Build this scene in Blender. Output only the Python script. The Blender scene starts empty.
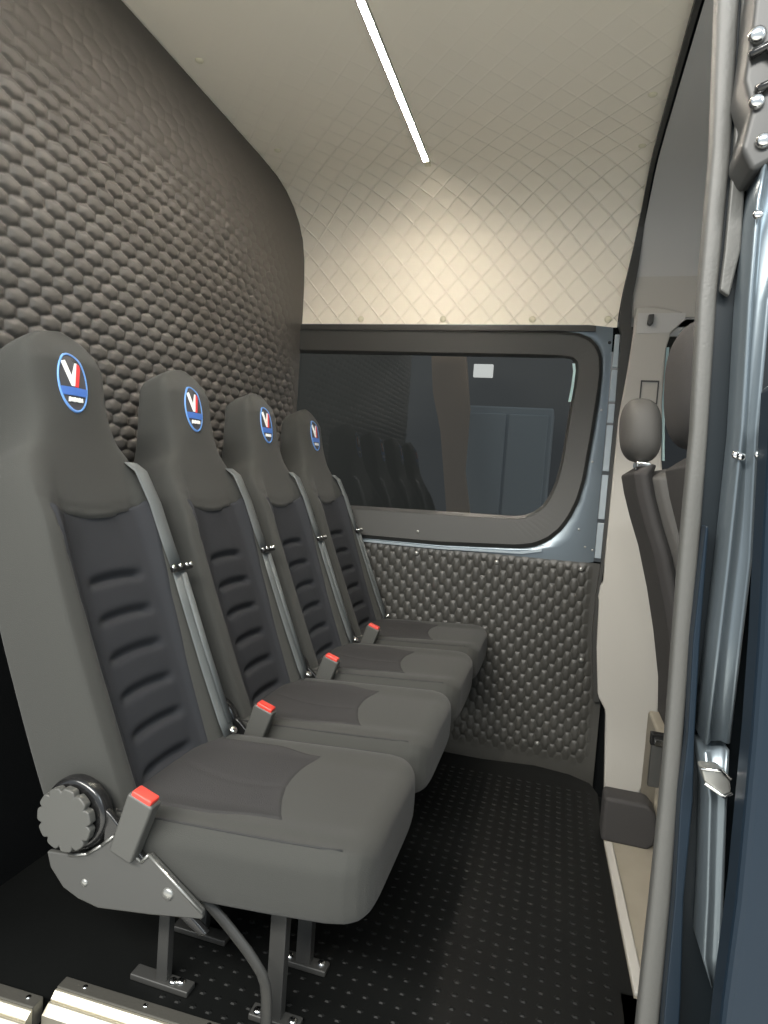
import bpy, bmesh, math, random
from mathutils import Vector, Matrix
random.seed(4)
S = bpy.context.scene
COL = S.collection
PI = math.pi

# ------------------------------------------------------------------ camera
yaw, pit, rol = map(math.radians, (15.65, 3.3, -4.16))
fw = Vector((-math.sin(yaw)*math.cos(pit), math.cos(yaw)*math.cos(pit), -math.sin(pit)))
rt = Vector((math.cos(yaw), math.sin(yaw), 0))
dn = fw.cross(rt)
rt2 = math.cos(rol)*rt + math.sin(rol)*dn
dn2 = -math.sin(rol)*rt + math.cos(rol)*dn
cd = bpy.data.cameras.new('camera'); cam = bpy.data.objects.new('camera', cd); COL.objects.link(cam)
up = -dn2; bk = -fw
cam.matrix_world = Matrix(((rt2.x, up.x, bk.x, 0), (rt2.y, up.y, bk.y, 0), (rt2.z, up.z, bk.z, 1.03), (0, 0, 0, 1)))
cd.sensor_fit = 'HORIZONTAL'; cd.sensor_width = 36; cd.lens = 618.5/768*36; cd.clip_start = .02
S.camera = cam

# ------------------------------------------------------------------ light
W = bpy.data.worlds.new('world'); S.world = W; W.use_nodes = True
W.node_tree.nodes['Background'].inputs[0].default_value = (.80, .90, 1.0, 1)
W.node_tree.nodes['Background'].inputs[1].default_value = .80

def area(name, loc, target, sx, sy, power, col):
    l = bpy.data.lights.new(name, 'AREA'); l.shape = 'RECTANGLE'; l.size = sx; l.size_y = sy
    l.energy = power; l.color = col
    o = bpy.data.objects.new(name, l); COL.objects.link(o); o.location = loc
    o.rotation_euler = (Vector(target)-Vector(loc)).to_track_quat('-Z', 'Y').to_euler()
    return o
# fill lights added for the unseen workshop outside the open side door
area('workshop_fill', (-1.7, -2.0, 3.15), (-.6, 1.0, .6), 2.4, .5, 190, (1, .97, .9))
area('workshop_fill', (2.6, -1.0, 2.8), (.25, .8, .8), .4, 1.6, 40, (.85, .95, 1))
area('workshop_fill', (.2, -2.4, 3.6), (.1, -1.2, -.7), 2.0, .6, 260, (1, .98, .93))  # added to bounce off the workshop floor and brighten the van ceiling
LED_STRENGTH = 190

S.view_settings.view_transform = 'Standard'; S.view_settings.look = 'None'
S.view_settings.gamma = 1; S.view_settings.exposure = 0.06
S.view_settings.use_curve_mapping = False

# ------------------------------------------------------------------ helpers
def mat(name, col, rough=.6, metal=0, bump=0, scale=200, var=0, spec=.5, coat=0, emit=None, es=0, sheen=0):
    m = bpy.data.materials.new(name); m.use_nodes = True
    nt = m.node_tree; b = nt.nodes['Principled BSDF']
    b.inputs['Base Color'].default_value = (*col, 1)
    b.inputs['Roughness'].default_value = rough; b.inputs['Metallic'].default_value = metal
    b.inputs['Specular IOR Level'].default_value = spec
    b.inputs['Coat Weight'].default_value = coat
    b.inputs['Sheen Weight'].default_value = sheen
    if emit:
        b.inputs['Emission Color'].default_value = (*emit, 1); b.inputs['Emission Strength'].default_value = es
    tc = nt.nodes.new('ShaderNodeTexCoord')
    n = nt.nodes.new('ShaderNodeTexNoise'); n.inputs['Scale'].default_value = scale; n.inputs['Detail'].default_value = 3
    nt.links.new(tc.outputs['Object'], n.inputs['Vector'])
    if bump:
        bp = nt.nodes.new('ShaderNodeBump'); bp.inputs['Strength'].default_value = bump; bp.inputs['Distance'].default_value = .002
        nt.links.new(n.outputs['Fac'], bp.inputs['Height']); nt.links.new(bp.outputs['Normal'], b.inputs['Normal'])
    if var:
        n2 = nt.nodes.new('ShaderNodeTexNoise'); n2.inputs['Scale'].default_value = scale*.08
        nt.links.new(tc.outputs['Object'], n2.inputs['Vector'])
        r = nt.nodes.new('ShaderNodeMapRange'); r.inputs[3].default_value = 1-var; r.inputs[4].default_value = 1+var
        nt.links.new(n2.outputs['Fac'], r.inputs[0])
        h = nt.nodes.new('ShaderNodeHueSaturation'); h.inputs['Color'].default_value = (*col, 1)
        nt.links.new(r.outputs[0], h.inputs['Value']); nt.links.new(h.outputs[0], b.inputs['Base Color'])
    return m

M = dict(
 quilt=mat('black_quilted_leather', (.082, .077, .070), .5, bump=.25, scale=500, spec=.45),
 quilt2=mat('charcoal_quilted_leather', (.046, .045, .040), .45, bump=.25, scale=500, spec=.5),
 black=mat('black_carpet', (.003, .0038, .0042), .95, bump=.4, scale=300, spec=.15),
 floor=mat('black_rubber', (.0045, .005, .0048), .55, bump=.15, scale=60, var=.3, spec=.2),
 cream=mat('cream_vinyl', (.78, .74, .62), .55, bump=.15, scale=300, spec=.35),
 seat=mat('charcoal_fabric', (.041, .0415, .0375), .85, bump=.35, scale=700, spec=.25, sheen=.08),
 insert=mat('navy_charcoal_fabric', (.029, .0305, .034), .85, bump=.35, scale=700, spec=.2),
 cinsert=mat('dark_mesh_fabric', (.036, .0355, .0355), .85, bump=.45, scale=500, spec=.2),
 seam=mat('dark_stitching', (.02, .02, .02), .8),
 web=mat('grey_webbing', (.105, .115, .115), .6, bump=.4, scale=900),
 plastic=mat('black_plastic', (.05, .05, .047), .38, bump=.15, scale=400),
 knobm=mat('grey_moulded_plastic', (.070, .070, .064), .5, bump=.1, scale=400), splate=mat('dark_grey_plate', (.060, .060, .056), .5),
 gloss=mat('gloss_black_plastic', (.012, .012, .012), .2, spec=.6),
 steel=mat('black_steel', (.038, .038, .036), .45, metal=0),
 chrome=mat('chrome', (.8, .8, .78), .18, metal=1),
 alu=mat('brushed_aluminium', (.62, .58, .47), .38, metal=.75, bump=.1, scale=150),
 alud=mat('dull_aluminium', (.12, .115, .10), .5, metal=.6, bump=.2, scale=150),
 red=mat('red_plastic', (.62, .05, .035), .35),
 dkblue=mat('dark_blue_paint', (.010, .014, .017), .4, metal=0, spec=.3),
 blue=mat('blue_paint', (.009, .017, .027), .38, metal=.0, spec=.25, bump=.03, scale=8),
 bluem=mat('blue_grey_metal', (.15, .18, .20), .3, metal=.55, bump=.05, scale=30, var=.15),
 hinge=mat('pale_blue_metal', (.36, .41, .44), .4, metal=.4, bump=.1, scale=60),
 trim=mat('warm_grey_plastic', (.42, .405, .37), .55, bump=.1, scale=350),
 grey=mat('grey_plastic', (.46, .46, .445), .6, bump=.1, scale=350),
 rubber=mat('grey_rubber', (.088, .088, .082), .5, bump=.2, scale=250),
 wrub=mat('window_rubber', (.040, .040, .037), .45, spec=.4),
 wband=mat('window_plastic', (.050, .050, .046), .5, bump=.1, scale=300),
 beige=mat('beige_floor_plastic', (.27, .245, .195), .5, bump=.1, scale=200, var=.12),
 cabfab=mat('cab_dark_fabric', (.035, .033, .032), .8, bump=.3, scale=600),
 cabside=mat('cab_grey_fabric', (.075, .072, .067), .7, bump=.3, scale=600),
 bblue=mat('badge_blue', (.06, .16, .50), .5), bring=mat('badge_blue_thread', (.12, .28, .62), .5),
 bwhite=mat('badge_white', (.85, .85, .82), .5), bred=mat('badge_red', (.75, .05, .05), .5),
 bback=mat('badge_backing', (.05, .05, .055), .6),
 rivet=mat('cream_rivet', (.74, .70, .52), .35), rivetd=mat('steel_rivet', (.32, .32, .30), .3, metal=.7),
 lens=mat('led_lens', (1, 1, 1), .4, emit=(1, .89, .76), es=LED_STRENGTH),
 wfl=mat('pale_concrete', (.72, .70, .65), .8, bump=.2, scale=20, var=.1),
 conc=mat('workshop_wall_paint', (.12, .12, .115), .8, bump=.2, scale=20, var=.2),
 brown=mat('brown_board', (.5, .36, .24), .7), cabi=mat('blue_grey_cabinet', (.55, .6, .62), .5),
 lampm=mat('lamp_glow', (1, 1, 1), .4, emit=(1, 1, 1), es=2.2),
 paleedge=mat('painted_light_sliver', (.55, .75, .74), .2),  # pale colour stands in for bright light along the window panes
)
def glassmat():
    m = bpy.data.materials.new('tinted_glass'); m.use_nodes = True; nt = m.node_tree; nt.nodes.clear()
    o = nt.nodes.new('ShaderNodeOutputMaterial'); t = nt.nodes.new('ShaderNodeBsdfTransparent'); t.inputs[0].default_value = (.20, .205, .195, 1)
    g = nt.nodes.new('ShaderNodeBsdfGlossy'); g.inputs['Roughness'].default_value = .03
    f = nt.nodes.new('ShaderNodeFresnel'); f.inputs[0].default_value = 1.5
    mx = nt.nodes.new('ShaderNodeMixShader')
    nt.links.new(f.outputs[0], mx.inputs[0]); nt.links.new(t.outputs[0], mx.inputs[1]); nt.links.new(g.outputs[0], mx.inputs[2])
    nt.links.new(mx.outputs[0], o.inputs[0]); return m
M['glass'] = glassmat()

def sm(a, b, x):
    t = max(0, min(1, (x-a)/(b-a))); return t*t*(3-2*t)
def lerp(t, pts):
    if t <= pts[0][0]: return pts[0][1]
    for (a, b), (c, d) in zip(pts, pts[1:]):
        if t <= c: return b+(d-b)*(t-a)/(c-a)
    return pts[-1][1]
def cr(t, pts):   # smooth interpolation
    if t <= pts[0][0]: return pts[0][1]
    if t >= pts[-1][0]: return pts[-1][1]
    for i in range(len(pts)-1):
        if t <= pts[i+1][0]:
            x0, y0 = pts[i]; x1, y1 = pts[i+1]; h = x1-x0; u = (t-x0)/h
            m0 = (y1-pts[i-1][1])/(x1-pts[i-1][0]) if i else (y1-y0)/h
            m1 = (pts[i+2][1]-y0)/(pts[i+2][0]-x0) if i+2 < len(pts) else (y1-y0)/h
            return (2*u**3-3*u*u+1)*y0+(u**3-2*u*u+u)*h*m0+(-2*u**3+3*u*u)*y1+(u**3-u*u)*h*m1

def link(name, bm, m, parent=None, smooth=True, bevel=0, seg=2, solid=0):
    bmesh.ops.recalc_face_normals(bm, faces=bm.faces) if not solid else None
    me = bpy.data.meshes.new(name); bm.to_mesh(me); bm.free()
    me.materials.append(M[m] if isinstance(m, str) else m)
    o = bpy.data.objects.new(name, me); COL.objects.link(o)
    if smooth:
        for p in me.polygons: p.use_smooth = True
    if solid:
        s = o.modifiers.new('s', 'SOLIDIFY'); s.thickness = solid; s.offset = -1
    if bevel:
        b = o.modifiers.new('b', 'BEVEL'); b.width = bevel; b.segments = seg; b.limit_method = 'ANGLE'; b.angle_limit = .6
        if smooth:
            w = o.modifiers.new('w', 'WEIGHTED_NORMAL')
    o.parent = parent
    return o
def tag(o, label=None, cat=None, group=None, kind=None):
    if label: o['label'] = label
    if cat: o['category'] = cat
    if group: o['group'] = group
    if kind: o['kind'] = kind
    return o
def empty(name, loc=(0, 0, 0), rz=0):
    o = bpy.data.objects.new(name, None); COL.objects.link(o); o.location = loc; o.rotation_euler.z = rz; o.empty_display_size = .05
    return o
def struct(o): o['kind'] = 'structure'; return o
def box(bm, x0, x1, y0, y1, z0, z1):
    v = [bm.verts.new((x, y, z)) for x in (x0, x1) for y in (y0, y1) for z in (z0, z1)]
    for f in ((0, 1, 3, 2), (4, 6, 7, 5), (0, 4, 5, 1), (2, 3, 7, 6), (0, 2, 6, 4), (1, 5, 7, 3)): bm.faces.new([v[i] for i in f])
    return bm
def B(*a):
    return box(bmesh.new(), *a)
def prism(pts, axis, a, b, bm=None):
    """polygon pts extruded along axis from a to b; pts are the other two coords in order"""
    bm = bm or bmesh.new()
    def P(p, t): return {'x': (t, p[0], p[1]), 'y': (p[0], t, p[1]), 'z': (p[0], p[1], t)}[axis]
    A = [bm.verts.new(P(p, a)) for p in pts]; C = [bm.verts.new(P(p, b)) for p in pts]
    bm.faces.new(A); bm.faces.new(C[::-1]); n = len(pts)
    for i in range(n): bm.faces.new((A[i], A[(i+1) % n], C[(i+1) % n], C[i]))
    return bm
def band(LR, y0, y1, bm=None):
    """strip between left and right edges (x,z), from y0 back to y1"""
    bm = bm or bmesh.new(); L, Rr = LR
    rows = [[bm.verts.new(c) for c in ((l[0], y0, l[1]), (r[0], y0, r[1]), (r[0], y1, r[1]), (l[0], y1, l[1]))] for l, r in zip(L, Rr)]
    for a, b in zip(rows, rows[1:]):
        for i in range(4): bm.faces.new((a[i], a[(i+1) % 4], b[(i+1) % 4], b[i]))
    bm.faces.new(rows[0]); bm.faces.new(rows[-1][::-1]); return bm
def grid(nu, nv, fn, bm=None, closed=False):
    bm = bm or bmesh.new()
    g = [[bm.verts.new(fn(i/nu, j/nv)) for j in range(nv if closed else nv+1)] for i in range(nu+1)]
    for i in range(nu):
        for j in range(nv):
            k = (j+1) % nv if closed else j+1
            bm.faces.new((g[i][j], g[i+1][j], g[i+1][k], g[i][k]))
    return bm, g
def tube(pts, r, n=10, bm=None, rx=None):
    bm = bm or bmesh.new(); pts = [Vector(p) for p in pts]; rings = []
    for i, p in enumerate(pts):
        d = (pts[min(i+1, len(pts)-1)]-pts[max(i-1, 0)]).normalized()
        s = d.cross(Vector((0, 1, 0)) if abs(d.y) < .9 else Vector((1, 0, 0))).normalized(); u = s.cross(d)
        rings.append([bm.verts.new(p+s*math.cos(2*PI*k/n)*r+u*math.sin(2*PI*k/n)*(rx or r)) for k in range(n)])
    for a, b in zip(rings, rings[1:]):
        for k in range(n): bm.faces.new((a[k], a[(k+1) % n], b[(k+1) % n], b[k]))
    bm.faces.new(rings[0]); bm.faces.new(rings[-1][::-1]); return bm
def dome(c, r, axis, h=.5, bm=None, n=12):
    bm = bm or bmesh.new(); ax = Vector(axis).normalized()
    s = ax.cross(Vector((0, 0, 1)) if abs(ax.z) < .9 else Vector((1, 0, 0))).normalized(); u = s.cross(ax); prev = None; c = Vector(c)
    for a in (0, .35, .7, 1.1):
        ring = [bm.verts.new(c+(s*math.cos(2*PI*k/n)+u*math.sin(2*PI*k/n))*r*math.cos(a)+ax*r*h*math.sin(a)) for k in range(n)]
        if prev:
            for k in range(n): bm.faces.new((prev[k], prev[(k+1) % n], ring[(k+1) % n], ring[k]))
        prev = ring
    bm.faces.new(prev); return bm
def resample(P, n):
    P = [Vector(p) for p in P]; L = [0]
    for a, b in zip(P, P[1:]): L.append(L[-1]+(b-a).length)
    out = []
    for i in range(n):
        t = L[-1]*i/(n-1)
        for k in range(len(P)-1):
            if t <= L[k+1]+1e-9:
                u = (t-L[k])/(L[k+1]-L[k]); out.append(P[k].lerp(P[k+1], u)); break
    return out

# ------------------------------------------------------------------ the van's shell
WY = 2.66; BX = -1.2; CZ = 2.215
PROF = [(.74, 2.212), (1.2, CZ), (2.0, CZ), (2.20, 2.214), (2.33, 2.208), (2.42, 2.190), (2.50, 2.158), (2.565, 2.115), (2.61, 2.06), (2.64, 1.98), (2.655, 1.88), (WY, 1.76), (WY, 1.69)]
PR = resample([Vector((a, b, 0)) for a, b in PROF], 261)
PRL = [0]
for a, b in zip(PR, PR[1:]): PRL.append(PRL[-1]+(b-a).length)
TOT = PRL[-1]
def prof(t):
    """point and inward normal at arc fraction t"""
    k = min(int(t*260), 259); u = t*260-k; p = PR[k].lerp(PR[k+1], u)
    a = PR[max(k-2, 0)]; b = PR[min(k+3, 260)]; d = (b-a).normalized()
    return p.x, p.y, d.y, -d.x        # y, z, ny, nz (pointing into the van)
def ceil_fn(u, v):
    t = v; y, z, ny, nz = prof(t)
    # front edge leans forward as it rises
    xe = .165+.045*sm(1.69, 2.17, z)
    x = BX-.01+(xe-BX+.01)*u
    s = t*TOT
    return (x, y, z)
def quilt_cream():
    m = mat('cream_quilted_vinyl', (.90, .845, .72), .5, spec=.35); nt = m.node_tree; N = nt.nodes; K = nt.links
    uv = N.new('ShaderNodeUVMap'); uv.uv_map = 'quilt'; sp = N.new('ShaderNodeSeparateXYZ'); K.new(uv.outputs[0], sp.inputs[0])
    def mth(op, a, b=None):
        n = N.new('ShaderNodeMath'); n.operation = op
        for k, q in enumerate((a, b)):
            if q is None: continue
            if isinstance(q, (int, float)): n.inputs[k].default_value = q
            else: K.new(q, n.inputs[k])
        return n.outputs[0]
    X = mth('DIVIDE', sp.outputs[0], .098); Y = mth('DIVIDE', sp.outputs[1], .110); hs = []
    for op in ('ADD', 'SUBTRACT'):
        a = mth(op, X, Y); d = mth('ABSOLUTE', mth('SUBTRACT', a, mth('ROUND', a)))
        mr = N.new('ShaderNodeMapRange'); mr.interpolation_type = 'SMOOTHSTEP'; mr.inputs[2].default_value = .075; K.new(d, mr.inputs[0])
        pil = mth('MULTIPLY', mth('POWER', d, .8), .35)
        hs.append(mth('ADD', mr.outputs[0], pil))
    h = mth('ADD', hs[0], hs[1])
    fade = N.new('ShaderNodeMapRange'); fade.interpolation_type = 'SMOOTHSTEP'; K.new(sp.outputs[1], fade.inputs[0])
    fade.inputs[1].default_value = .75; fade.inputs[2].default_value = 1.95; fade.inputs[3].default_value = .03; fade.inputs[4].default_value = 1
    h = mth('MULTIPLY', h, fade.outputs[0])
    b = N.new('ShaderNodeBump'); b.inputs['Strength'].default_value = .8; b.inputs['Distance'].default_value = .0035
    K.new(h, b.inputs['Height']); K.new(b.outputs[0], N['Principled BSDF'].inputs['Normal'])
    return m
bm, g = grid(40, 300, ceil_fn)
lay = bm.loops.layers.uv.new('quilt'); arcs = {}
for row in g:
    for j, v in enumerate(row): arcs[v] = j/300*TOT
for f_ in bm.faces:
    for l in f_.loops: l[lay].uv = (l.vert.co.x, arcs[l.vert])
ceiling = struct(link('ceiling', bm, quilt_cream()))
for x in (-.917, -.545, -.169, .128):
    link('rivet', dome((x, WY-.001, 1.722), .014, (0, -1, 0), .5), 'rivet', ceiling)
for x, t in ((.165, .56), (.170, .68), (-1.13, .40), (-1.12, .62)):
    y, z, ny, nz = prof(t); link('rivet', dome((x, y, z), .013, (0, ny, nz), .45), 'rivet', ceiling)
# outer roof skin and upper header above the side door (keeps the sky out)
struct(link('trim_1', prism([(a+(.03 if b < 2.1 else .015), b+.03) for a, b in PROF]+[(a+.06, b+.06) for a, b in PROF[::-1]], 'x', -1.3, 1.2), 'blue', smooth=False))
struct(link('trim_2', B(-1.6, 1.2, .70, .74, 2.02, 2.27), 'trim', smooth=False))

# rear bulkhead: quilted upper sheet
def topz(y):
    best = CZ
    for a, b in zip(PR, PR[1:]):
        if a.x <= y <= b.x and b.x > a.x: best = a.y+(b.y-a.y)*(y-a.x)/(b.x-a.x)
    return best
def pillow(p, q, px=.0645, pz=.0665):
    H = pz/2*.66; hh = pz/2-H; best = 9
    for ox, oz in ((0, 0), (.5, .5)):
        dx = abs(p-(round(p/px-ox)+ox)*px); dz = abs(q-(round(q/pz-oz)+oz)*pz)
        best = min(best, max(dx/(px/2), (dz+dx*(H-hh)/(px/2))/H))
    return (1-min(1, best)**3.0)**.8
def bulk_fn(u, v):
    y = .60+(WY-.60)*u
    zt = topz(y)-.004 if y < 2.60 else topz(y)
    z = .70+(zt-.70)*v
    edge = sm(0, .50, zt-z)*sm(0, .12+.75*sm(1.35, 1.9, z), WY-y)
    fade = edge
    h = pillow(y-1.153, z-1.467)*fade
    return (BX+.0105*h, y, z)
bm, _ = grid(580, 430, bulk_fn)
struct(link('wall_rear', bm, 'quilt'))
struct(link('trim_3', B(BX-.05, BX-.012, .60, WY, -.25, 2.21), 'black', smooth=False))
struct(link('trim_4', B(BX-.012, BX+.012, .60, WY, 0, .70), 'black', smooth=False))

# floor with raised studs, aisle edge falling into the far step well
bm = bmesh.new()
prism([(-1.25, .90), (.25, .90), (.25, 1.93), (.213, 1.95), (.213, 2.20), (.19, 2.27), (.12, 2.31), (.0, 2.33), (-.2, 2.30), (-1.25, 2.30)], 'z', -.03, 0, bm)
for i in range(26):
    for j in range(40):
        x = .185-i*.0335; y = .93+j*.034
        if x < -.66 or y > 2.2: continue
        n = 6; r0 = .0085; r1 = .0045
        A = [bm.verts.new((x+r0*math.cos(k*PI/3), y+r0*.7*math.sin(k*PI/3), 0)) for k in range(n)]
        Bt = [bm.verts.new((x+r1*math.cos(k*PI/3), y+r1*.7*math.sin(k*PI/3), .0022)) for k in range(n)]
        for k in range(n): bm.faces.new((A[k], A[(k+1) % n], Bt[(k+1) % n], Bt[k]))
        bm.faces.new(Bt)
struct(link('floor', bm, 'floor', smooth=False))
struct(link('trim_5', B(-1.25, .9, 2.2, 2.7, -.30, -.24), 'black', smooth=False))       # bottom of the far step well
struct(link('trim_6', B(-1.6, 1.2, .3, .895, -.30, -.22), 'black', smooth=False))       # near step tread
struct(link('trim_7', B(-1.6, .9, .90, .93, -.24, -.031), 'black', smooth=False))

# far side: door metal round the window
fr_out = [(-1.215, 1.681), (-.054, 1.671), (.02, 1.665), (.065, 1.648), (.098, 1.618), (.117, 1.575), (.124, 1.50), (.121, 1.40), (.113, 1.279), (.096, 1.074), (.080, .99), (.058, .927), (.025, .865), (-.021, .816), (-.075, .785), (-.139, .77), (-.481, .749), (-.825, .746), (-1.215, .742)]
fr_in = [(-1.215, 1.573), (-.045, 1.570), (-.01, 1.569), (.008, 1.562), (.020, 1.548), (.026, 1.526), (.024, 1.45), (.013, 1.356), (-.001, 1.15), (-.016, 1.06), (-.036, 1.0), (-.060, .955), (-.091, .927), (-.125, .908), (-.171, .899), (-.33, .895), (-.492, .892), (-.931, .882), (-1.215, .878)]
door = struct(empty('door_1', (0, WY, 0)))
def wl(pts): return [Vector((p[0], 0, p[1])) for p in pts]
def ring(o_pts, i_pts, yo, yi, yb, n=140):
    """frame between two open outlines, front face from yo (outer) to yi (inner), back at yb"""
    o = resample(wl(o_pts), n); i = resample(wl(i_pts), n); bm = bmesh.new(); rows = []
    for a, b in zip(o, i):
        rows.append([bm.verts.new(c) for c in ((a.x, yb, a.z), (a.x, yo, a.z), (b.x, yi, b.z), (b.x, yb, b.z))])
    for p, q in zip(rows, rows[1:]):
        for k in range(3): bm.faces.new((p[k], p[k+1], q[k+1], q[k]))
    return bm
def shrink(t, A=fr_out, Bq=fr_in):
    o = resample(wl(A), 140); i = resample(wl(Bq), 140); return [(a.lerp(b, t).x, a.lerp(b, t).z) for a, b in zip(o, i)]
me_out = [(-1.215, 1.70), (-.054, 1.70), (.06, 1.70), (.150, 1.69), (.152, 1.66), (.153, 1.6), (.155, 1.52), (.157, 1.30), (.158, 1.2), (.158, 1.05), (.158, .95), (.158, .85), (.158, .742), (.12, .735), (.0, .733), (-.2, .733), (-.481, .733), (-.825, .733), (-1.215, .733)]
# metal skin built as ribs so that every station matches the window outline
bm = bmesh.new(); rows = []
for a, b in zip(me_out, fr_out):
    for_t = [(a[0]+(b[0]-a[0])*t, a[1]+(b[1]-a[1])*t) for t in (0, .35, .7, 1.0, 1.12)]
    rows.append([bm.verts.new((p[0], yy, p[1])) for p, yy in zip(for_t, (0, -.001, .0, .001, .02))])
for p, q in zip(rows, rows[1:]):
    for k in range(4): bm.faces.new((p[k], p[k+1], q[k+1], q[k]))
link('metal_panel', bm, 'bluem', door)
link('metal_lip', prism([(-1.19, .736), (-.825, .738), (-.481, .740), (-.14, .755), (-.05, .775), (-.05, .765), (-.13, .747), (-.481, .732), (-1.19, .728)], 'y', -.012, .0), 'hinge', door, smooth=False)
# pale hinge rail with notches at the door's front edge
bm = bmesh.new()
zs = [.76, .905, .92, 1.10, 1.115, 1.30, 1.31, 1.385, 1.395, 1.52, 1.53, 1.66]
for a, b in zip(zs[::2], zs[1::2]):
    xa = .185-.006*sm(1.3, 1.66, a); xb = .185-.006*sm(1.3, 1.66, b)
    prism([(.160, a), (xa, a), (xb, b), (.160, b)], 'y', -.012, .004, bm)
link('edge_rail', bm, 'hinge', door, smooth=False, bevel=.002)
link('screw_hole', dome((.142, -.001, 1.63), .007, (0, -1, 0), .15), 'gloss', door)
for x, z in ((.12, .80), (.15, .79), (.09, .87), (.135, 1.36), (.118, 1.15)):
    link('screw', dome((x, -.001, z), .005, (0, -1, 0), .3), 'rivetd', door)
# window
win = struct(empty('window_1', (0, WY, 0)))
link('window_frame', ring(fr_out, shrink(.12), -.004, -.022, .02), 'wrub', win, smooth=False)
link('window_surround', ring(shrink(.12), shrink(.93), -.018, -.010, .02), 'wband', win, smooth=False)
link('window_seal', ring(shrink(.93), shrink(1.03), -.012, .012, .02), 'wrub', win, smooth=False)
inn = resample(wl(fr_in), 100)
bm = bmesh.new(); vs = [bm.verts.new((p.x, .012, p.z)) for p in inn]; bm.faces.new(vs)
link('window_pane', bm, 'glass', win, smooth=False)
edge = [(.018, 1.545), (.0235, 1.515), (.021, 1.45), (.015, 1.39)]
link('painted_light_sliver', prism([(p[0]-.012, p[1]) for p in edge]+[(p[0]-.001, p[1]) for p in edge[::-1]], 'y', .004, .010), 'paleedge', win, smooth=False)  # sliver of bright light beside the pane, painted as a pale strip
link('header_strip', B(-1.21, .085, -.014, .0, 1.672, 1.694), 'wrub', win, smooth=False)
link('surround_rivet', dome((-.58, -.020, .80), .006, (0, -1, 0), .5), 'rivetd', win)

# quilted lower panel with screws
pan = struct(empty('wall_far', (0, WY, 0)))
def pan_fn(u, v):
    z = -.24+(.738+.24)*v
    xr = .184+(.228-.176)*sm(.55, .15, z)
    x = BX+(xr-BX)*u
    e = sm(.0, .045, xr-x-.02)*sm(0, .03, .738-z)*sm(-.12, -.04, z)
    h = pillow(z-.545, x+.055, .0615, .058)*e
    return (x, -.0085*h, z)
bm, _ = grid(430, 300, pan_fn)
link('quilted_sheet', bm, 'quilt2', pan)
for x, z in ((-.581, .703), (-.23, .701), (.112, .709), (.145, .334), (.0, -.045), (-.9, .70)):
    link('rivet', dome((x, -.010, z), .011, (0, -1, 0), .6), 'rivetd', pan)
struct(link('trim_8', B(-1.25, .50, WY+.03, WY+.05, -.3, .74), 'black', smooth=False))
struct(link('trim_9', B(-1.25, .25, WY+.012, WY+.03, 1.60, 1.695), 'black', smooth=False))

# black edging strip over the arch at the front of the passenger area
L = []; bm = bmesh.new(); rows = []
arch = [(t) for t in [i/60 for i in range(61)]]
for t in arch:
    y, z, ny, nz = prof(t); xe = .171+.039*sm(1.69, 2.17, z); w = .012+.022*sm(2.2, 1.85, z)+.010*sm(1.8, 1.7, z); pj = .018+.014*sm(2.1, 1.8, z)
    rows.append([(xe-.002, y, z), (xe-.002, y+ny*pj, z+nz*pj), (xe+w, y+ny*pj, z+nz*pj), (xe+w, y, z)])
for z, xa, xb in ((1.66, .180, .224), (1.60, .181, .222), (1.48, .184, .214), (1.32, .186, .201), (1.1, .186, .200), (.90, .186, .200), (.755, .186, .200), (.60, .178, .188), (.45, .178, .20), (.18, .205, .228)):
    rows.append([(xa, WY, z), (xa, WY-.034, z), (xb, WY-.034, z), (xb, WY, z)])
rows = [[bm.verts.new(c) for c in r] for r in rows]
for p, q in zip(rows, rows[1:]):
    for k in range(3): bm.faces.new((p[k], p[k+1], q[k+1], q[k]))
struct(link('trim_10', bm, 'wrub', smooth=False))
# lower edge of the wall beside the pillar
# far door pillar lining
pp = [(.224, 1.69), (.221, 1.60), (.213, 1.48), (.199, 1.32), (.198, 1.0), (.198, .754), (.200, .67), (.190, .655), (.186, .61), (.190, .59), (.198, .40), (.218, .218), (.224, .20), (.252, .155), (.256, .13), (.278, -.19), (.40, -.19), (.425, -.10), (.447, .13), (.44, .62), (.41, .90), (.371, 1.17), (.352, 1.40), (.348, 1.60), (.36, 1.66), (.393, 1.70), (.393, 1.74), (.30, 1.76), (.226, 1.76)]
pil = struct(link('trim_11', prism(pp, 'y', WY-.045, WY-.01), 'trim', smooth=False, bevel=.006))
link('belt_slot_cover', prism([(.235, 1.735), (.405, 1.735), (.405, 1.71), (.375, 1.68), (.352, 1.66), (.235, 1.655)], 'y', WY-.047, WY-.045), 'grey', pil, smooth=False, bevel=.002)
link('coat_hook', prism([(.272, 1.725), (.292, 1.727), (.29, 1.69), (.280, 1.682), (.270, 1.688)], 'y', WY-.066, WY-.046), 'plastic', pil, bevel=.003)
bm = bmesh.new()
for a in ((.268, .335, 1.470, 1.476), (.268, .335, 1.384, 1.390), (.268, .273, 1.39, 1.47), (.330, .335, 1.39, 1.47)):
    box(bm, a[0], a[1], WY-.048, WY-.044, a[2], a[3])
link('label_outline', bm, 'plastic', pil, smooth=False)
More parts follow.
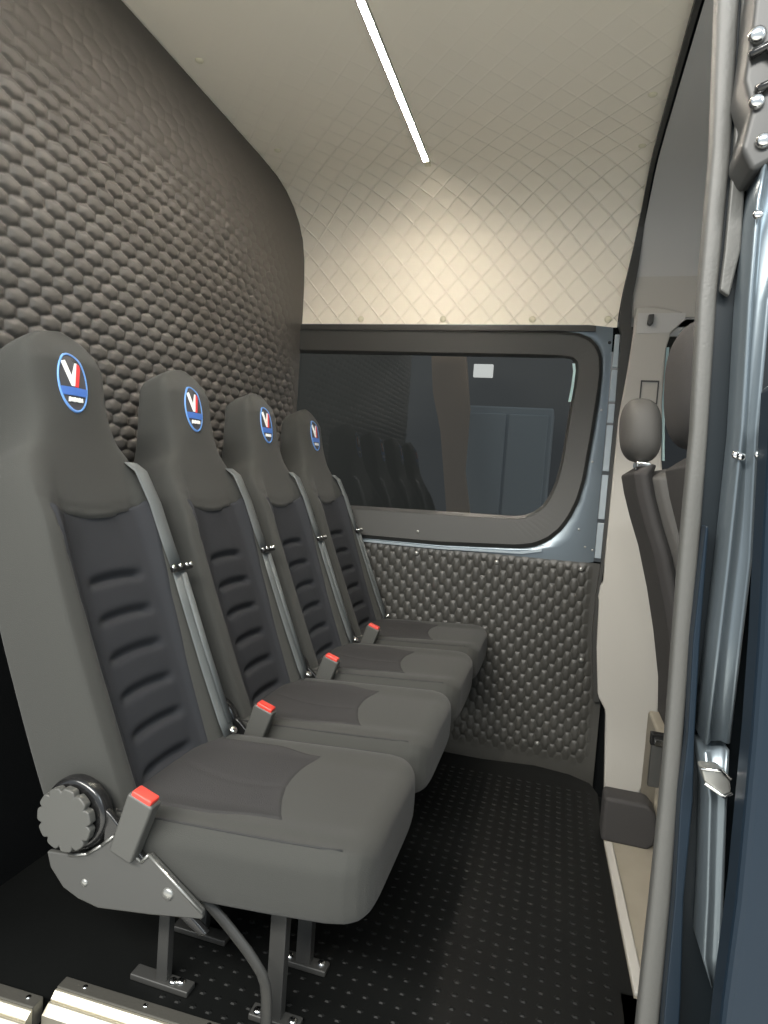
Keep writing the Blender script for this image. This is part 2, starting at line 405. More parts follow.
# cab roof lining continuing forward, and the wall beyond
def cab_fn(u, v):
    y, z, ny, nz = prof(v); xe = .165+.045*sm(1.69, 2.17, z)
    return (xe+.02+u*(.95-xe), y+ny*.012, z+nz*.012)
bm, _ = grid(8, 80, cab_fn)
struct(link('trim_12', bm, 'grey'))
struct(link('trim_19', B(.212, 1.2, WY-.018, WY-.012, 1.725, 1.99), 'trim', smooth=False, bevel=.004))
struct(link('cab_light_block', B(1.2, 1.24, .7, WY, -.3, 2.25), 'grey', smooth=False))  # unseen wall closing the cab, added to keep light off the seat fronts
struct(link('trim_13', B(.36, 1.2, WY-.01, WY+.03, -.3, 1.0), 'grey', smooth=False))
struct(link('trim_14', B(.34, 1.2, WY-.012, WY+.03, 1.655, 1.9), 'grey', smooth=False))
w2 = struct(empty('window_2', (0, WY, 0)))
bm = bmesh.new(); box(bm, .335, 1.1, .0, .006, 1.0, 1.66); link('window_pane', bm, 'glass', w2, smooth=False)
link('pale_edge', prism([(.352, 1.61), (.362, 1.61), (.365, 1.40), (.385, 1.17), (.376, 1.17), (.355, 1.40)], 'y', -.02, -.004), 'paleedge', w2, smooth=False)  # bright line at the cab window, its light put into a pale colour

# cab floor, step box
tray = link('cab_floor_tray', prism([(.214, 1.885), (.235, 1.325), (.50, 1.325), (.50, 1.95), (.214, 1.95)], 'z', -.03, .004), 'beige', smooth=False)
struct(tray); tray.name = 'trim_15'
link('raised_lip', prism([(.214, 1.885), (.235, 1.325), (.258, 1.325), (.236, 1.885)], 'z', .004, .014), 'trim', tray, smooth=False, bevel=.003)
link('cross_lip', B(.235, .5, 1.385, 1.392, .004, .009), 'trim', tray, smooth=False)
struct(link('trim_16', B(.21, 1.2, .9, 1.33, -.03, .0), 'floor', smooth=False))
struct(link('trim_17', B(.47, 1.2, 1.95, 2.60, -.05, -.01), 'floor', smooth=False))
sb = link('step_box', prism([(.205, .0), (.335, .0), (.352, .02), (.358, .06), (.348, .110), (.325, .135), (.205, .135)], 'y', 1.90, 1.985), 'cabfab', bevel=.012, seg=3)
tag(sb, 'black rounded box on the floor below the pale pillar lining', 'floor box')

# ceiling light strip
led = empty('light_strip', (-.58, .80, CZ))
tag(led, 'thin lit light strip running along the cream ceiling', 'ceiling light')
link('lens', B(-.0095, .0095, 0, 1.50, -.0085, -.0015), 'lens', led, smooth=False)
bm = B(-.0125, -.0097, 0, 1.50, -.0092, .002); box(bm, .0097, .0125, 0, 1.50, -.0092, .002); box(bm, -.0125, .0125, 1.50, 1.503, -.0085, .002)
link('channel', bm, 'trim', led, smooth=False)
link('end_cap', B(-.013, .013, 1.504, 1.545, -.0085, .001), 'rivet', led, smooth=False, bevel=.002)

# ------------------------------------------------------------------ passenger seats
OX, OZ = -.69, .4165
Ux, Uz = -.379, .926
WID = [(-.10, .172), (-.03, .182), (.10, .188), (.30, .190), (.45, .186), (.55, .177), (.62, .166), (.665, .148), (.70, .122), (.74, .109), (.79, .106), (.84, .108), (.875, .104), (.902, .092), (.919, .072), (.929, .045), (.936, .004)]
DEP = [(-.10, .150), (.1, .150), (.3, .145), (.5, .142), (.65, .150), (.72, .145), (.80, .125), (.87, .105), (.91, .085), (.928, .055), (.936, .010)]
CEN = [(-.10, -.022), (.45, -.022), (.60, -.018), (.70, -.014), (.78, -.004), (.86, .010), (.936, .002)]    # how far the front face stands forward
def back_front(s, y):
    w = max(cr(s, WID), .003); d = max(cr(s, DEP), .006); r = min(1, abs(y)/w)
    e = 8-2.8*sm(.60, .82, s)
    n = -d/2+(d/2)*max(0, 1-r**e)**(1/e)
    lower = 1-sm(.50, .68, s)
    n += .026*lower*sm(.55, .80, r)*(1-sm(.93, 1.0, r))
    n += lerp(s, CEN) + .012*sm(.60, .80, s)*(1-r*r)*(1-sm(.86, .935, s))
    hwid = lerp(s, [(-.05, .120), (.2, .128), (.40, .138), (.55, .148)])
    n -= .024*(1-sm(hwid-.012, hwid-.004, abs(y)))*(1-sm(.528+1.3*y*y, .536+1.3*y*y, s))
    # curved seam under the upper part
    sarc = .547+1.3*y*y
    n -= .004*math.exp(-((s-sarc)/.006)**2)*(1-sm(.14, .17, abs(y)))
    return n
def to_world(s, y, n):
    return (OX+Ux*s+Uz*n, y, OZ+Uz*s-Ux*n)
def back_fn(u, v):
    s = -.10+1.036*(1-(1-u)**1.25)
    w = max(cr(s, WID), .003); d = max(cr(s, DEP), .006)
    th = 2*PI*v; c, si = math.cos(th), math.sin(th); e = 8-2.8*sm(.60, .82, s)
    if si >= 0:
        # front half, evenly spaced with more points at the corners
        y = w*math.copysign(abs(c)**.62, c)
        return to_world(s, y, back_front(s, y))
    y = w*math.copysign(abs(c)**.62, c)
    r = min(1, abs(y)/w)
    return to_world(s, y, -d/2-(d/2)*max(0, 1-r**e)**(1/e)+lerp(s, CEN))
def patch(u0, u1, nu, v0fn, v1fn, nv, surf, lift=.003, rim=.006, skirt=True):
    """raised panel following surf(a, b); a from u0..u1 (may be functions of v)"""
    bm = bmesh.new()
    def fn(i, j):
        v = j; a0 = u0(v) if callable(u0) else u0; a1 = u1(v) if callable(u1) else u1
        a = a0+(a1-a0)*i; b0 = v0fn(a); b1 = v1fn(a); b = b0+(b1-b0)*v
        ed = min(min(i, 1-i)*abs(a1-a0), min(v, 1-v)*abs(b1-b0))
        k = sm(0, rim, ed)
        return surf(a, b, lift*(2*k-1))
    bm, _ = grid(nu, nv, fn, bm)
    return bm
def ins_surf(s, y, l):
    hwid = lerp(s, [(-.05, .120), (.2, .128), (.40, .138), (.55, .148)])
    n = back_front(s, y)+.024*(1-sm(hwid-.012, hwid-.004, abs(y)))*(1-sm(.528+1.3*y*y, .536+1.3*y*y, s))+l
    n -= .010*(1-sm(.05, .125, abs(y)))
    rib = 0; puff = 0
    for c in (.405, .328, .251, .174, .097, .02):
        cc = c-.005*(y/.07)**2
        rib += math.exp(-((s-cc)/.010)**2)
    n += (-.0085*min(rib, 1)+.0045*(1-min(rib, 1))*(1-sm(.42, .50, s)))*(1-sm(.056, .092, abs(y)))
    return to_world(s, y, n)

CXF = -.232
def cush_w(x): return lerp(x, [(-.74, .196), (-.60, .200), (-.40, .202), (-.30, .200), (-.27, .194), (-.25, .182), (-.238, .165), (CXF, .14)])
def cush_top(x, y):
    z = .402+.030*(x+.70)/.46
    w = cush_w(x); r = min(1, abs(y)/w)
    z += .010*(1-r*r)
    z += .010*sm(.50, .85, r)*(1-sm(.9, 1, r))*sm(-.22, -.3, x)
    q = max(0, (x-(CXF-.04))/.04); z -= .030*(1-math.sqrt(max(0, 1-q*q))) if q > 0 else 0
    z -= .022*(1-max(0, 1-r**7)**(1/5)) if r < 1 else .022
    return z
def cush_fn(u, v):
    x = -.74+(CXF+.74)*(1-(1-u)**1.6)
    w = cush_w(x); bot = .256+.048*(x+.70)/.46
    q = max(0, (x-(CXF-.035))/.035); bot += .025*(1-math.sqrt(max(0, 1-q*q)))
    th = 2*PI*v; c, si = math.cos(th), math.sin(th)
    y = w*math.copysign(abs(c)**.45, c); r = abs(y)/w
    top = cush_top(x, y); mid = cush_top(x, w)-.012
    if si >= 0:
        t = abs(si)**.5
        zz = mid+(top-mid)*min(1, t*1.35) if t*1.35 < 1 else top
        return (x, y, zz)
    e = 6; k = max(0, 1-r**e)**(1/e)
    return (x, y*(1-.03*k), mid-(mid-bot)*k)
def cins_surf(x, y, l): 
    return (x, y, cush_top(x, y)+l-.004*math.exp(-((y-.02+.05*math.sin(9*x))/.006)**2)*.4)

def webbing(pts, w, th=.0025):
    """flat strap: list of (s, y, n)"""
    bm = bmesh.new(); rows = []
    for (s, y, n) in pts:
        rows.append([bm.verts.new(to_world(s, y+dy, n+dnn)) for dy, dnn in ((-w/2, 0), (-w/2+.003, th), (0, th+.0008), (w/2-.003, th), (w/2, 0), (0, -.001))])
    for p, q in zip(rows, rows[1:]):
        for k in range(6): bm.faces.new((p[k], p[(k+1) % 6], q[(k+1) % 6], q[k]))
    bm.faces.new(rows[0]); bm.faces.new(rows[-1][::-1]); return bm

def badge(parent, c_s=.815):
    def P(a, b, l):      # a across (+y), b up
        s = c_s+b; a = a-.015; return to_world(s, a, back_front(s, a)+l)
    def shape(poly, l, name, m, par, sub=4):
        # triangulated polygon laid on the headrest with small thickness
        P2 = []
        for p, q in zip(poly, poly[1:]+poly[:1]):
            for k in range(sub): P2.append((p[0]+(q[0]-p[0])*k/sub, p[1]+(q[1]-p[1])*k/sub))
        bm = bmesh.new(); T = [bm.verts.new(P(a, b, l)) for a, b in P2]; D = [bm.verts.new(P(a, b, l-.002)) for a, b in P2]
        n = len(P2)
        for i in range(n): bm.faces.new((T[i], D[i], D[(i+1) % n], T[(i+1) % n]))
        f = bm.faces.new(T); bmesh.ops.triangulate(bm, faces=[f])
        return link(name, bm, m, par, smooth=False)
    A, Bh = .037, .061
    bm = bmesh.new(); K = 40
    rings = []
    for f in (0.001, .33, .66, 1):
        rings.append([bm.verts.new(P(A*f*math.cos(2*PI*k/K), Bh*f*math.sin(2*PI*k/K), .0012)) for k in range(K)])
    for p, q in zip(rings, rings[1:]):
        for k in range(K): bm.faces.new((p[k], p[(k+1) % K], q[(k+1) % K], q[k]))
    bd = link('badge', bm, 'bback', parent)
    bm = bmesh.new(); R3 = []
    for f, l in ((1.03, .0), (1.02, .003), (.955, .003), (.945, .001)):
        R3.append([bm.verts.new(P(A*f*math.cos(2*PI*k/K), Bh*f*math.sin(2*PI*k/K), l)) for k in range(K)])
    for p, q in zip(R3, R3[1:]):
        for k in range(K): bm.faces.new((p[k], p[(k+1) % K], q[(k+1) % K], q[k]))
    link('badge_ring', bm, 'bring', bd)
    shape([(-.026, .040), (-.0165, .043), (-.003, .012), (.0095, .040), (.0135, .040), (.002, -.008), (-.0055, -.008)], .0032, 'white_stroke', 'bwhite', bd)
    shape([(.0135, .040), (.0205, .037), (.0215, .030), (.011, -.010), (.003, -.010), (.0025, -.006)], .0034, 'red_stroke', 'bred', bd)
    shape([(-.0350, -.011), (-.010, -.011), (.010, -.011), (.0350, -.011), (.034, -.023), (.029, -.0275), (.0, -.0275), (-.029, -.0275), (-.034, -.023)], .0030, 'blue_band', 'bblue', bd, 3)
    # tiny white lettering, unreadable at this size: six strokes joined in a strip
    bm = bmesh.new()
    for k in range(6):
        a0 = -.0185+k*.0063
        q = [(a0, -.041), (a0+.0022, -.0315), (a0+.0060, -.0315), (a0+.0052, -.041)] if k % 2 == 0 else [(a0, -.0400), (a0+.0008, -.0325), (a0+.0058, -.0320), (a0+.0058, -.0405)]
        T = [bm.verts.new(P(a, b, .0035)) for a, b in q]; D = [bm.verts.new(P(a, b, .001)) for a, b in q]
        bm.faces.new(T)
        for i in range(4): bm.faces.new((T[i], D[i], D[(i+1) % 4], T[(i+1) % 4]))
    link('white_lettering', bm, 'bwhite', bd, smooth=False)
    return bd

def make_seat():
    t = empty('passenger_seat', (0, 1.08, 0))
    bm, g = grid(120, 96, back_fn, closed=True)
    bm.faces.new(g[0]); bm.faces.new(g[-1][::-1])
    back = link('backrest', bm, 'seat', t)
    # dark ribbed centre panel, top edge following the curved seam
    hw = lambda s: lerp(s, [(-.05, .120), (.2, .128), (.40, .138), (.55, .148)])
    bm = patch(lambda v: -.05, lambda v: .540+1.3*((v-.5)*.29)**2, 150, lambda s: -hw(s), lambda s: hw(s), 44, ins_surf, .0022, .006)
    link('backrest_panel', bm, 'insert', back)
    # side-head crease
    badge(back)
    # cushion
    bm, g = grid(60, 88, cush_fn, closed=True)
    bm.faces.new(g[0]); bm.faces.new(g[-1][::-1])
    cu = link('cushion', bm, 'seat', t)
    bm = patch(lambda v: -.72, lambda v: -.450+.032*(2*v-1)**2+.03*(.5-v), 60, lambda x: -.150+.02*sm(-.55, -.45, x), lambda x: .150-.02*sm(-.55, -.45, x), 44, cins_surf, .0022, .006)
    link('cushion_panel', bm, 'cinsert', cu)
    # side seam piping
    for sg in (-1, 1):
        link('seam', tube([(x, sg*(cush_w(x)-.018), cush_top(x, sg*(cush_w(x)-.018))-.0005) for x in [-.70+.035*k for k in range(13)]], .0022, 6), 'seam', cu)
    # seat belt
    belt = link('seat_belt', webbing([(.655, .128, -.012), (.63, .138, .002), (.55, .150, .006), (.46, .157, .004), (.40, .160, .006)], .044), 'web', t)
    link('lower_strap', webbing([(.385, .163, .006), (.30, .163, .006), (.15, .165, .006), (.03, .168, .008), (-.005, .170, .010)], .047), 'web', belt)
    link('strap_layer', webbing([(.38, .173, .011), (.20, .175, .011), (.02, .178, .014)], .022), 'web', belt)
    bm = bmesh.new()
    P = [to_world(.392+ds, y, .010+dn_) for ds, y, dn_ in ((-.006, .128, 0), (-.006, .205, 0), (.006, .205, 0), (.006, .128, 0), (-.006, .128, .009), (-.006, .205, .009), (.006, .205, .009), (.006, .128, .009))]
    v = [bm.verts.new(p) for p in P]
    for f in ((0, 1, 2, 3), (4, 7, 6, 5), (0, 4, 5, 1), (1, 5, 6, 2), (2, 6, 7, 3), (3, 7, 4, 0)): bm.faces.new([v[i] for i in f])
    gd = link('belt_guide', bm, 'gloss', belt, bevel=.002)
    bm = bmesh.new()
    for y in (.134, .160, .186, .202): dome(to_world(.397, y, .018), .0065, (.8, 0, .6), .6, bm, 8)
    link('guide_stud', bm, 'chrome', gd)
    link('anchor_bolt', dome((-.665, .160, .432), .010, (.6, -.2, .8), .6), 'chrome', belt)
    # buckle
    def bprism(x0, x1, y0, y1, z0, z1, taper=1):
        bm = bmesh.new(); box(bm, x0, x1, y0, y1, z0, z1)
        for q in bm.verts:
            if q.co.z > (z0+z1)/2: q.co.x *= taper
            q.co = (Matrix.Rotation(math.radians(18), 3, 'Y') @ q.co)+Vector((-.652, -.218, .364))
        return bm
    bk_ = link('buckle', bprism(-.023, .023, -.013, .015, 0, .112, 1.12), 'knobm', t, bevel=.005, seg=3)
    link('red_button', bprism(-.020, .020, -.011, .013, .108, .119), 'red', bk_, bevel=.003)
    # recliner: side plate, hub, lobed knob
    pl = [(-.815, .327), (-.806, .300), (-.777, .270), (-.745, .258), (-.703, .252), (-.60, .268), (-.500, .287), (-.500, .300), (-.606, .372), (-.620, .356), (-.676, .388), (-.700, .366), (-.728, .344), (-.765, .333)]
    plate = link('side_plate', prism(pl, 'y', -.214, -.203), 'splate', t, bevel=.003)
    bm = bmesh.new()
    for i, (a, b) in enumerate(zip(pl[7:], pl[8:])):
        tube([(a[0], -.215, a[1]), (b[0], -.215, b[1])], .0028, 6, bm)
    link('plate_edge', bm, 'rivetd', plate)
    for x, z in ((-.732, .291), (-.566, .314)): link('bolt', dome((x, -.214, z), .011 if x > -.6 else .007, (0, -1, 0), .5), 'rivetd', plate)
    hub = [(-.757+.064*math.cos(a), .408+.064*math.sin(a)) for a in [2*PI*k/40 for k in range(40)]]
    h = link('recliner_hub', prism(hub, 'y', -.219, -.19), 'gloss', t, bevel=.010, seg=3)
    link('hub_arm', prism([(-.70, .43), (-.685, .42), (-.600, .345), (-.49, .262), (-.505, .255), (-.64, .33), (-.70, .36)], 'y', -.213, -.200), 'gloss', h, bevel=.004)
    kn = []
    for k in range(132):
        a = 2*PI*k/132; r = .0555-.0075*max(0, math.cos(11*a))**5
        kn.append((-.762+r*math.cos(a), .407+r*math.sin(a)))
    link('recliner_knob', prism(kn, 'y', -.237, -.222), 'knobm', t, bevel=.003)
    # support frame
    link('seat_pan', prism([(-.72, .262), (-.30, .305), (-.30, .322), (-.72, .28)], 'y', -.17, .17), 'steel', t, smooth=False)
    for y in (-.055, .085):
        link('leg', B(-.681, -.657, y-.010, y+.010, .012, .27), 'steel', t, bevel=.002)
        link('leg', B(-.444, -.412, y-.012, y+.012, .012, .305), 'steel', t, bevel=.002)
    for y in (-.055, .085):
        link('foot_plate', B(-.735, -.605, y-.018, y+.012, .0, .013), 'steel', t, bevel=.003)
        link('foot_plate', B(-.475, -.375, y-.018, y+.012, .0, .013), 'steel', t, bevel=.003)
    for x, y in ((-.645, -.060), (-.630, -.055), (-.46, -.062), (-.39, -.060), (-.46, .08), (-.39, .085)):
        link('bolt', dome((x, y, .013), .009, (0, 0, 1), .8), 'chrome', t)
    bm = bmesh.new()
    pr = resample([Vector(p) for p in ((-.545, -.13, .255), (-.50, -.125, .215), (-.458, -.12, .172), (-.435, -.115, .140), (-.425, -.11, .11), (-.424, -.105, .07), (-.424, -.10, .0))], 14)
    tube(pr, .0115, 8, bm, .006)
    link('brace', bm, 'steel', t)
    bm = bmesh.new(); box(bm, -.66, -.47, -.02, .0, .175, .190); box(bm, -.62, -.60, -.035, .0, .16, .205)
    lt = link('latch_bar', bm, 'gloss', t, bevel=.003)
    return t
proto = make_seat()
def kids(o): return [c for c in bpy.data.objects if c.parent == o]
def copy_tree(o, parent=None):
    c = o.copy(); COL.objects.link(c)
    if parent: c.parent = parent
    for k in kids(o): copy_tree(k, c)
    return c
labels = ['charcoal passenger seat nearest the open door, its round recliner knob showing',
          'charcoal passenger seat second from the open door, with oval blue badge on its headrest',
          'charcoal passenger seat third from the open door, second from the window wall',
          'charcoal passenger seat farthest back, beside the quilted wall below the dark window']
srcs = proto
for i in range(4):
    o = proto if i == 0 else copy_tree(proto)
    o.location = (0, 1.08+.44*i-(.012*i if i else 0)*0, 0)
    tag(o, labels[i], 'seat', 'row of passenger seats')

# ------------------------------------------------------------------ sill rails at the open door
def sill(x0, x1, y, rz, label):
    t = empty('sill_rail', (x0, y, .020), rz); n = x1-x0
    tag(t, label, 'sill rail', 'aluminium door sill rails')
    link('top_plate', prism([(.0, -.04), (.0, .006), (-.026, .006), (-.026, -.04)], 'x', 0, n), 'alud', t, smooth=False, bevel=.002)
    link('ridge', prism([(-.026, -.04), (-.026, .003), (-.030, .003), (-.041, -.006), (-.041, -.04)], 'x', 0, n), 'alu', t, smooth=False, bevel=.001)
    link('ridge', prism([(-.0415, -.04), (-.0415, -.009), (-.046, -.009), (-.062, -.020), (-.062, -.04)], 'x', 0, n), 'alu', t, smooth=False, bevel=.001)
    for k in range(int(n/.12)+1):
        link('screw', dome((.05+k*.13, -.010, .006), .005, (0, 0, 1), .5), 'chrome', t)
    return t
sill(-1.30, -.836, .876, .045, 'short aluminium sill rail at lower left corner of the doorway')
sill(-.832, -.10, .948, .035, 'stepped aluminium sill rail on the floor edge below the nearest seat')

# ------------------------------------------------------------------ cab seats
def cabseat(y0, y1, hz, label, cat='seat', dx=0):
    t = empty('cab_seat', (dx, 0, 0)); tag(t, label, cat, 'front cab seats')
    ym = (y0+y1)/2
    def rb(x0, x1, ya, yb, za, zb, e, lean=0):
        def fn(u, v):
            ph = PI*u-PI/2; th = 2*PI*v
            def sp(a): return math.copysign(abs(a)**e, a)
            x = sp(math.cos(ph))*sp(math.cos(th))+0; y = sp(math.cos(ph))*sp(math.sin(th)); z = sp(math.sin(ph))
            return ((x0+x1)/2+x*(x1-x0)/2+lean*z, (ya+yb)/2+y*(yb-ya)/2, (za+zb)/2+z*(zb-za)/2)
        return grid(24, 40, fn, closed=True)[0]
    head = link('headrest', rb(.162, .276, y0+.03, y1-.13 if y0 > 1.8 else y1-.05, 1.128, hz, .74, -.008), 'cabside' if y0 > 1.8 else 'cabfab', t)
    for y in (y0+.10, y0+.19): link('headrest_post', tube([(.225, y, 1.04), (.222, y, 1.17)], .007, 8), 'chrome', t)
    link('post_collar', B(.205, .245, y0+.03, y0+.12, 1.108, 1.125), 'chrome', t, bevel=.004)
    # backrest, reclined
    LNE = [(1.12, .205), (1.09, .197), (1.03, .212), (.95, .238), (.86, .272), (.72, .312), (.58, .345), (.42, .375), (.30, .385)]
    def shell(ya, yb, off, th, name, m, par, topdrop=0):
        bm = bmesh.new(); rows = []
        for z, x in LNE:
            zz = z-topdrop*sm(.9, 1.12, z)
            c = [(x+off, ya+.02), (x+off, yb-.02), (x+off+.02, yb), (x+off+th-.02, yb), (x+off+th, yb-.03), (x+off+th, ya+.03), (x+off+th-.02, ya), (x+off+.02, ya)]
            if z == 1.12: c = [(x+off+.03+(cx-x-off)*.5, ym+(cy-ym)*.85) for cx, cy in c]
            rows.append([bm.verts.new((cx, cy, zz)) for cx, cy in c])
        for p, q in zip(rows, rows[1:]):
            for k in range(8): bm.faces.new((p[k], p[(k+1) % 8], q[(k+1) % 8], q[k]))
        bm.faces.new(rows[0]); bm.faces.new(rows[-1][::-1]); return link(name, bm, m, par, bevel=.006)
    shell(y0, y1, 0, .055, 'back_cover', 'cabfab', t)
    shell(y0+.005, y1-.005, .05, .085, 'backrest', 'cabside', t, .01)
    link('cushion', B(.40, .95, y0, y1, .33, .46), 'cabside', t, bevel=.03, seg=3)
    link('seat_base', B(.355 if y0 > 1.8 else .42, .85, y0+.11, y1-.02, .0, .30), 'beige', t, bevel=.01)
    return t
a = cabseat(1.88, 2.28, 1.318, 'dark front cab seat nearer the window wall, small oval headrest')
b = cabseat(1.20, 1.56, 1.375, 'dark front cab seat half hidden behind the near door pillar', dx=.03)
bkl = empty('belt_buckle', (.318, 1.87, .30)); bkl.parent = a
link('stalk', B(-.008, .022, -.012, .008, -.09, .03), 'plastic', bkl, bevel=.003)
link('metal_tongue', B(-.002, .024, -.024, -.014, .036, .052), 'chrome', bkl, bevel=.001)
link('housing', B(-.012, .03, -.014, .008, .03, .065), 'gloss', bkl, bevel=.003)

# ------------------------------------------------------------------ near door pillar
SEAL = ([(0.121, 1.662), (0.124, 1.596), (0.134, 1.43), (0.136, 1.261), (0.143, 1.11), (0.144, 0.956), (0.146, 0.86), (0.149, 0.738), (0.150, 0.664), (0.150, 0.537), (0.149, 0.408), (0.149, 0.25), (.149, -.22)], [(0.145, 1.658), (0.148, 1.593), (0.155, 1.429), (0.156, 1.26), (0.161, 1.111), (0.165, 0.959), (0.166, 0.863), (0.168, 0.742), (0.170, 0.668), (0.173, 0.544), (0.174, 0.416), (0.174, 0.25), (.174, -.22)])
top = ([(.095, 2.02), (.110, 1.85)], [(.119, 2.02), (.134, 1.85)])
SEAL = (top[0]+SEAL[0], top[1]+SEAL[1])
pillar = struct(empty('trim_18', (0, 0, 0)))
# round-section seal
bm = bmesh.new(); rows = []
for l, r in zip(*SEAL):
    cx = (l[0]+r[0])/2; w = (r[0]-l[0])/2; z = (l[1]+r[1])/2
    rows.append([bm.verts.new((cx+w*math.copysign(abs(math.cos(a))**.4, math.cos(a)), .812-.014*math.copysign(abs(math.sin(a))**.6, math.sin(a)), z)) for a in [2*PI*k/14 for k in range(14)]])
for p, q in zip(rows, rows[1:]):
    for k in range(14): bm.faces.new((p[k], p[(k+1) % 14], q[(k+1) % 14], q[k]))
link('door_seal', bm, 'rubber', pillar)
# dark channel behind and beside the seal
CH = ([(r[0]-.004, r[1]) for r in SEAL[1]], [(r[0]+.10, r[1]) for r in SEAL[1]])
link('pillar_shell', band(CH, .805, .86), 'dkblue', pillar, smooth=False)
LIP = ([(.118, 2.02), (.134, 1.80), (0.144, 1.65), (0.149, 1.586), (0.156, 1.423), (0.157, 1.313), (0.156, 1.269)], [(.150, 2.02), (.160, 1.80), (0.162, 1.647), (0.164, 1.584), (0.169, 1.423), (0.173, 1.313), (0.166, 1.262)])
link('upper_lip', band(LIP, .79, .80), 'rubber', pillar, smooth=False, bevel=.002)
GJ = ([(.163, 1.0), (0.162, 0.868), (0.167, 0.751), (0.166, 0.68), (0.171, 0.559), (0.172, 0.436), (0.175, 0.30), (.175, -.2)], [(.166, 1.0), (0.169, 0.869), (0.174, 0.753), (0.179, 0.682), (0.180, 0.562), (0.188, 0.442), (0.194, 0.30), (.194, -.2)])
link('inner_bead', band(GJ, .775, .80), 'blue', pillar, smooth=False, bevel=.002)
JAMB = ([(0.176, 1.407), (0.172, 1.346), (0.174, 1.243), (0.180, 1.107), (0.180, 0.967), (0.179, 0.879), (0.177, 0.761)], [(0.222, 1.404), (0.212, 1.344), (0.196, 1.243), (0.198, 1.107), (0.205, 0.97), (0.204, 0.883), (0.203, 0.767)])
def tray_band(LR, y0, depth, name, m, lip=.0045):
    """pressed channel: raised ridges left and right, recessed middle"""
    bm = bmesh.new(); rows = []
    for l, r in zip(*LR):
        w = r[0]-l[0]; k = min(lip, w*.25)
        rows.append([bm.verts.new((l[0]+x, y, l[1]+(r[1]-l[1])*x/max(w, 1e-6))) for x, y in ((0, .80), (0, y0+.003), (k*.5, y0), (k, y0+.002), (k*1.8, y0+depth), (w-k*1.8, y0+depth), (w-k, y0+.002), (w-k*.5, y0), (w, y0+.003), (w, .80))])
    for p, q in zip(rows, rows[1:]):
        for i in range(9): bm.faces.new((p[i], p[i+1], q[i+1], q[i]))
    bm.faces.new(rows[0]); bm.faces.new(rows[-1][::-1])
    return link(name, bm, m, pillar)
tray_band(JAMB, .742, .010, 'jamb_channel', 'bluem')
J2 = ([(0.178, 0.750), (0.188, 0.699), (0.196, 0.586), (0.199, 0.516), (0.211, 0.485)], [(0.204, 0.757), (0.207, 0.703), (0.214, 0.591), (0.218, 0.522), (0.217, 0.487)])
tray_band(J2, .747, .004, 'lower_jamb_channel', 'bluem')
for zz in (1.083,):
    bm = bmesh.new()
    for x in (.178, .183, .199, .204): dome((x, .741, zz+random.uniform(-.006, .006)), .0045, (0, -1, 0), .8, bm, 8)
    link('weld_spot', bm, 'chrome', pillar)
lat = link('latch_plate', prism([(.171, .742), (.190, .744), (.200, .736), (.203, .722), (.196, .716), (.176, .727)], 'y', .722, .745), 'rivetd', pillar, bevel=.003)
bm = bmesh.new(); tube([(.171, .721, .742), (.190, .721, .744), (.200, .721, .736)], .0018, 6, bm); tube([(.203, .721, .722), (.196, .721, .716), (.176, .721, .727)], .0018, 6, bm)
link('latch_rim', bm, 'chrome', lat)
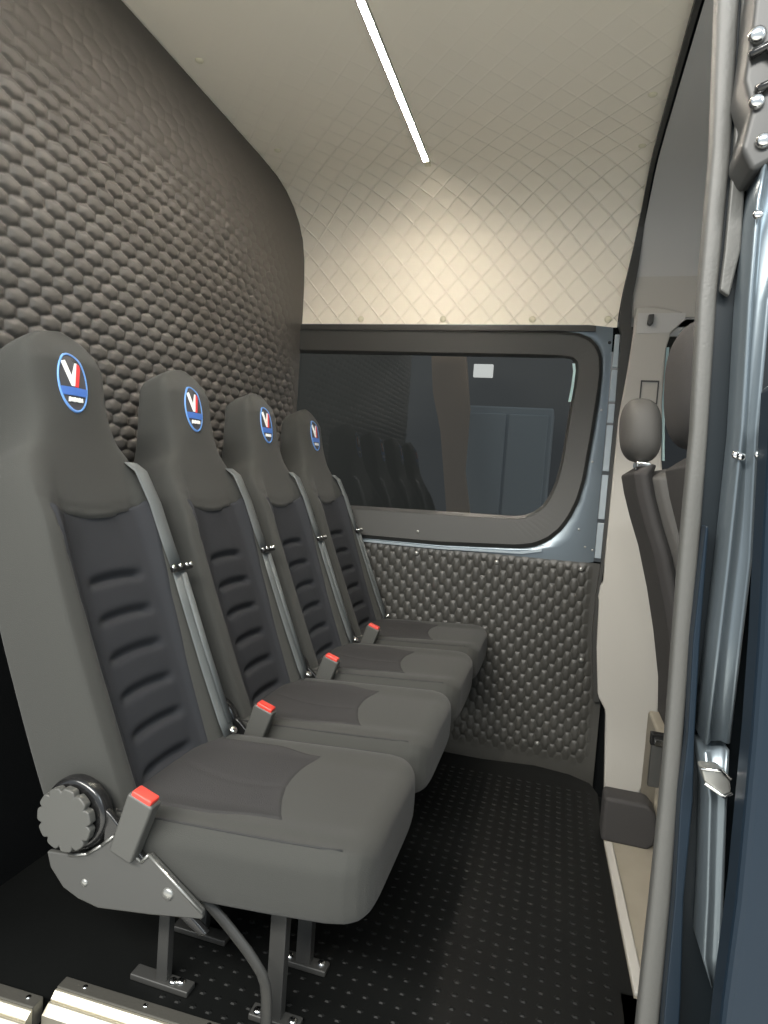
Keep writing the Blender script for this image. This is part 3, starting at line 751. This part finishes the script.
# bolts and bracket at the top of the pillar
bm = prism([(.150, 1.60), (.20, 1.60), (.21, 1.40), (.165, 1.375), (.152, 1.40), (.158, 1.44), (.148, 1.47), (.150, 1.52)], 'y', .74, .80)
hb = link('hinge_bracket', bm, 'steel', pillar, bevel=.006)
for x, z, r in ((.152, 1.512, .009), (.158, 1.445, .008), (.168, 1.405, .008), (.170, 1.330, .005)):
    link('bolt', dome((x+.004, .738, z), r, (0, -1, 0), .9), 'chrome', hb)
bm = bmesh.new(); tube([(.150, .735, 1.49), (.165, .733, 1.497), (.178, .735, 1.485), (.176, .735, 1.462), (.16, .735, 1.455)], .005, 8, bm)
link('cable_loop', bm, 'gloss', hb)
# the front door skin, closed against the pillar, at the right edge
DO = ([(.150, 1.9), (.166, 1.5), (0.176, 1.25), (0.182, 1.146), (0.187, 1.034), (0.194, 0.9), (0.197, 0.803), (0.199, 0.644), (0.197, 0.54), (0.197, 0.44), (.197, -.1)], [(.9, 1.9), (.9, 1.5), (.9, 1.25), (.9, 1.146), (.9, 1.034), (.9, .9), (.9, .803), (.9, .644), (.9, .54), (.9, .44), (.9, -.1)])
DO = tuple([p for p in side if p[1] < 1.2] for side in DO)
cdoor = link('front_door', band(DO, .655, .70), 'blue', smooth=False, bevel=.008, seg=3)
tag(cdoor, 'dark blue painted front door panel at the right edge beside the pillar', 'vehicle door')

# ------------------------------------------------------------------ workshop seen through the dark window
struct(link('wall_workshop', B(-6, 3, 5.2, 5.3, -1, 4), 'conc', smooth=False))
cb = empty('tool_cabinet', (-.42, 4.2, -.7)); tag(cb, 'blue-grey cabinet seen dimly through the dark side window', 'cabinet')
link('body', B(-.24, .34, 0, .4, 0, 2.25), 'cabi', cb, smooth=False, bevel=.01)
link('door', B(-.21, .04, -.02, 0, .1, 2.2), 'cabi', cb, smooth=False, bevel=.006)
link('door', B(.06, .31, -.02, 0, .1, 2.2), 'cabi', cb, smooth=False, bevel=.006)
pts = [(-.93, 2.1), (-.88, 1.85), (-.85, 1.6), (-.78, 1.35), (-.74, 1.1), (-.68, .7), (-.66, -.7), (-.52, -.7), (-.54, .8), (-.60, 1.1), (-.60, 1.5), (-.66, 1.9), (-.66, 2.1)]
bo = link('leaning_board', prism(pts, 'y', 4.0, 4.05), 'brown', smooth=False, bevel=.004)
tag(bo, 'brown board leaning upright outside, seen through the dark side window', 'board')
wf = struct(link('floor_workshop', B(-8, 6, -4, 8, -.80, -.70), 'wfl', smooth=False))
lp = link('wall_lamp', B(-.58, -.46, 3.90, 3.93, 1.69, 1.77), 'lampm', smooth=False, bevel=.004)
tag(lp, 'small square white lamp glowing outside behind the dark side window', 'lamp')
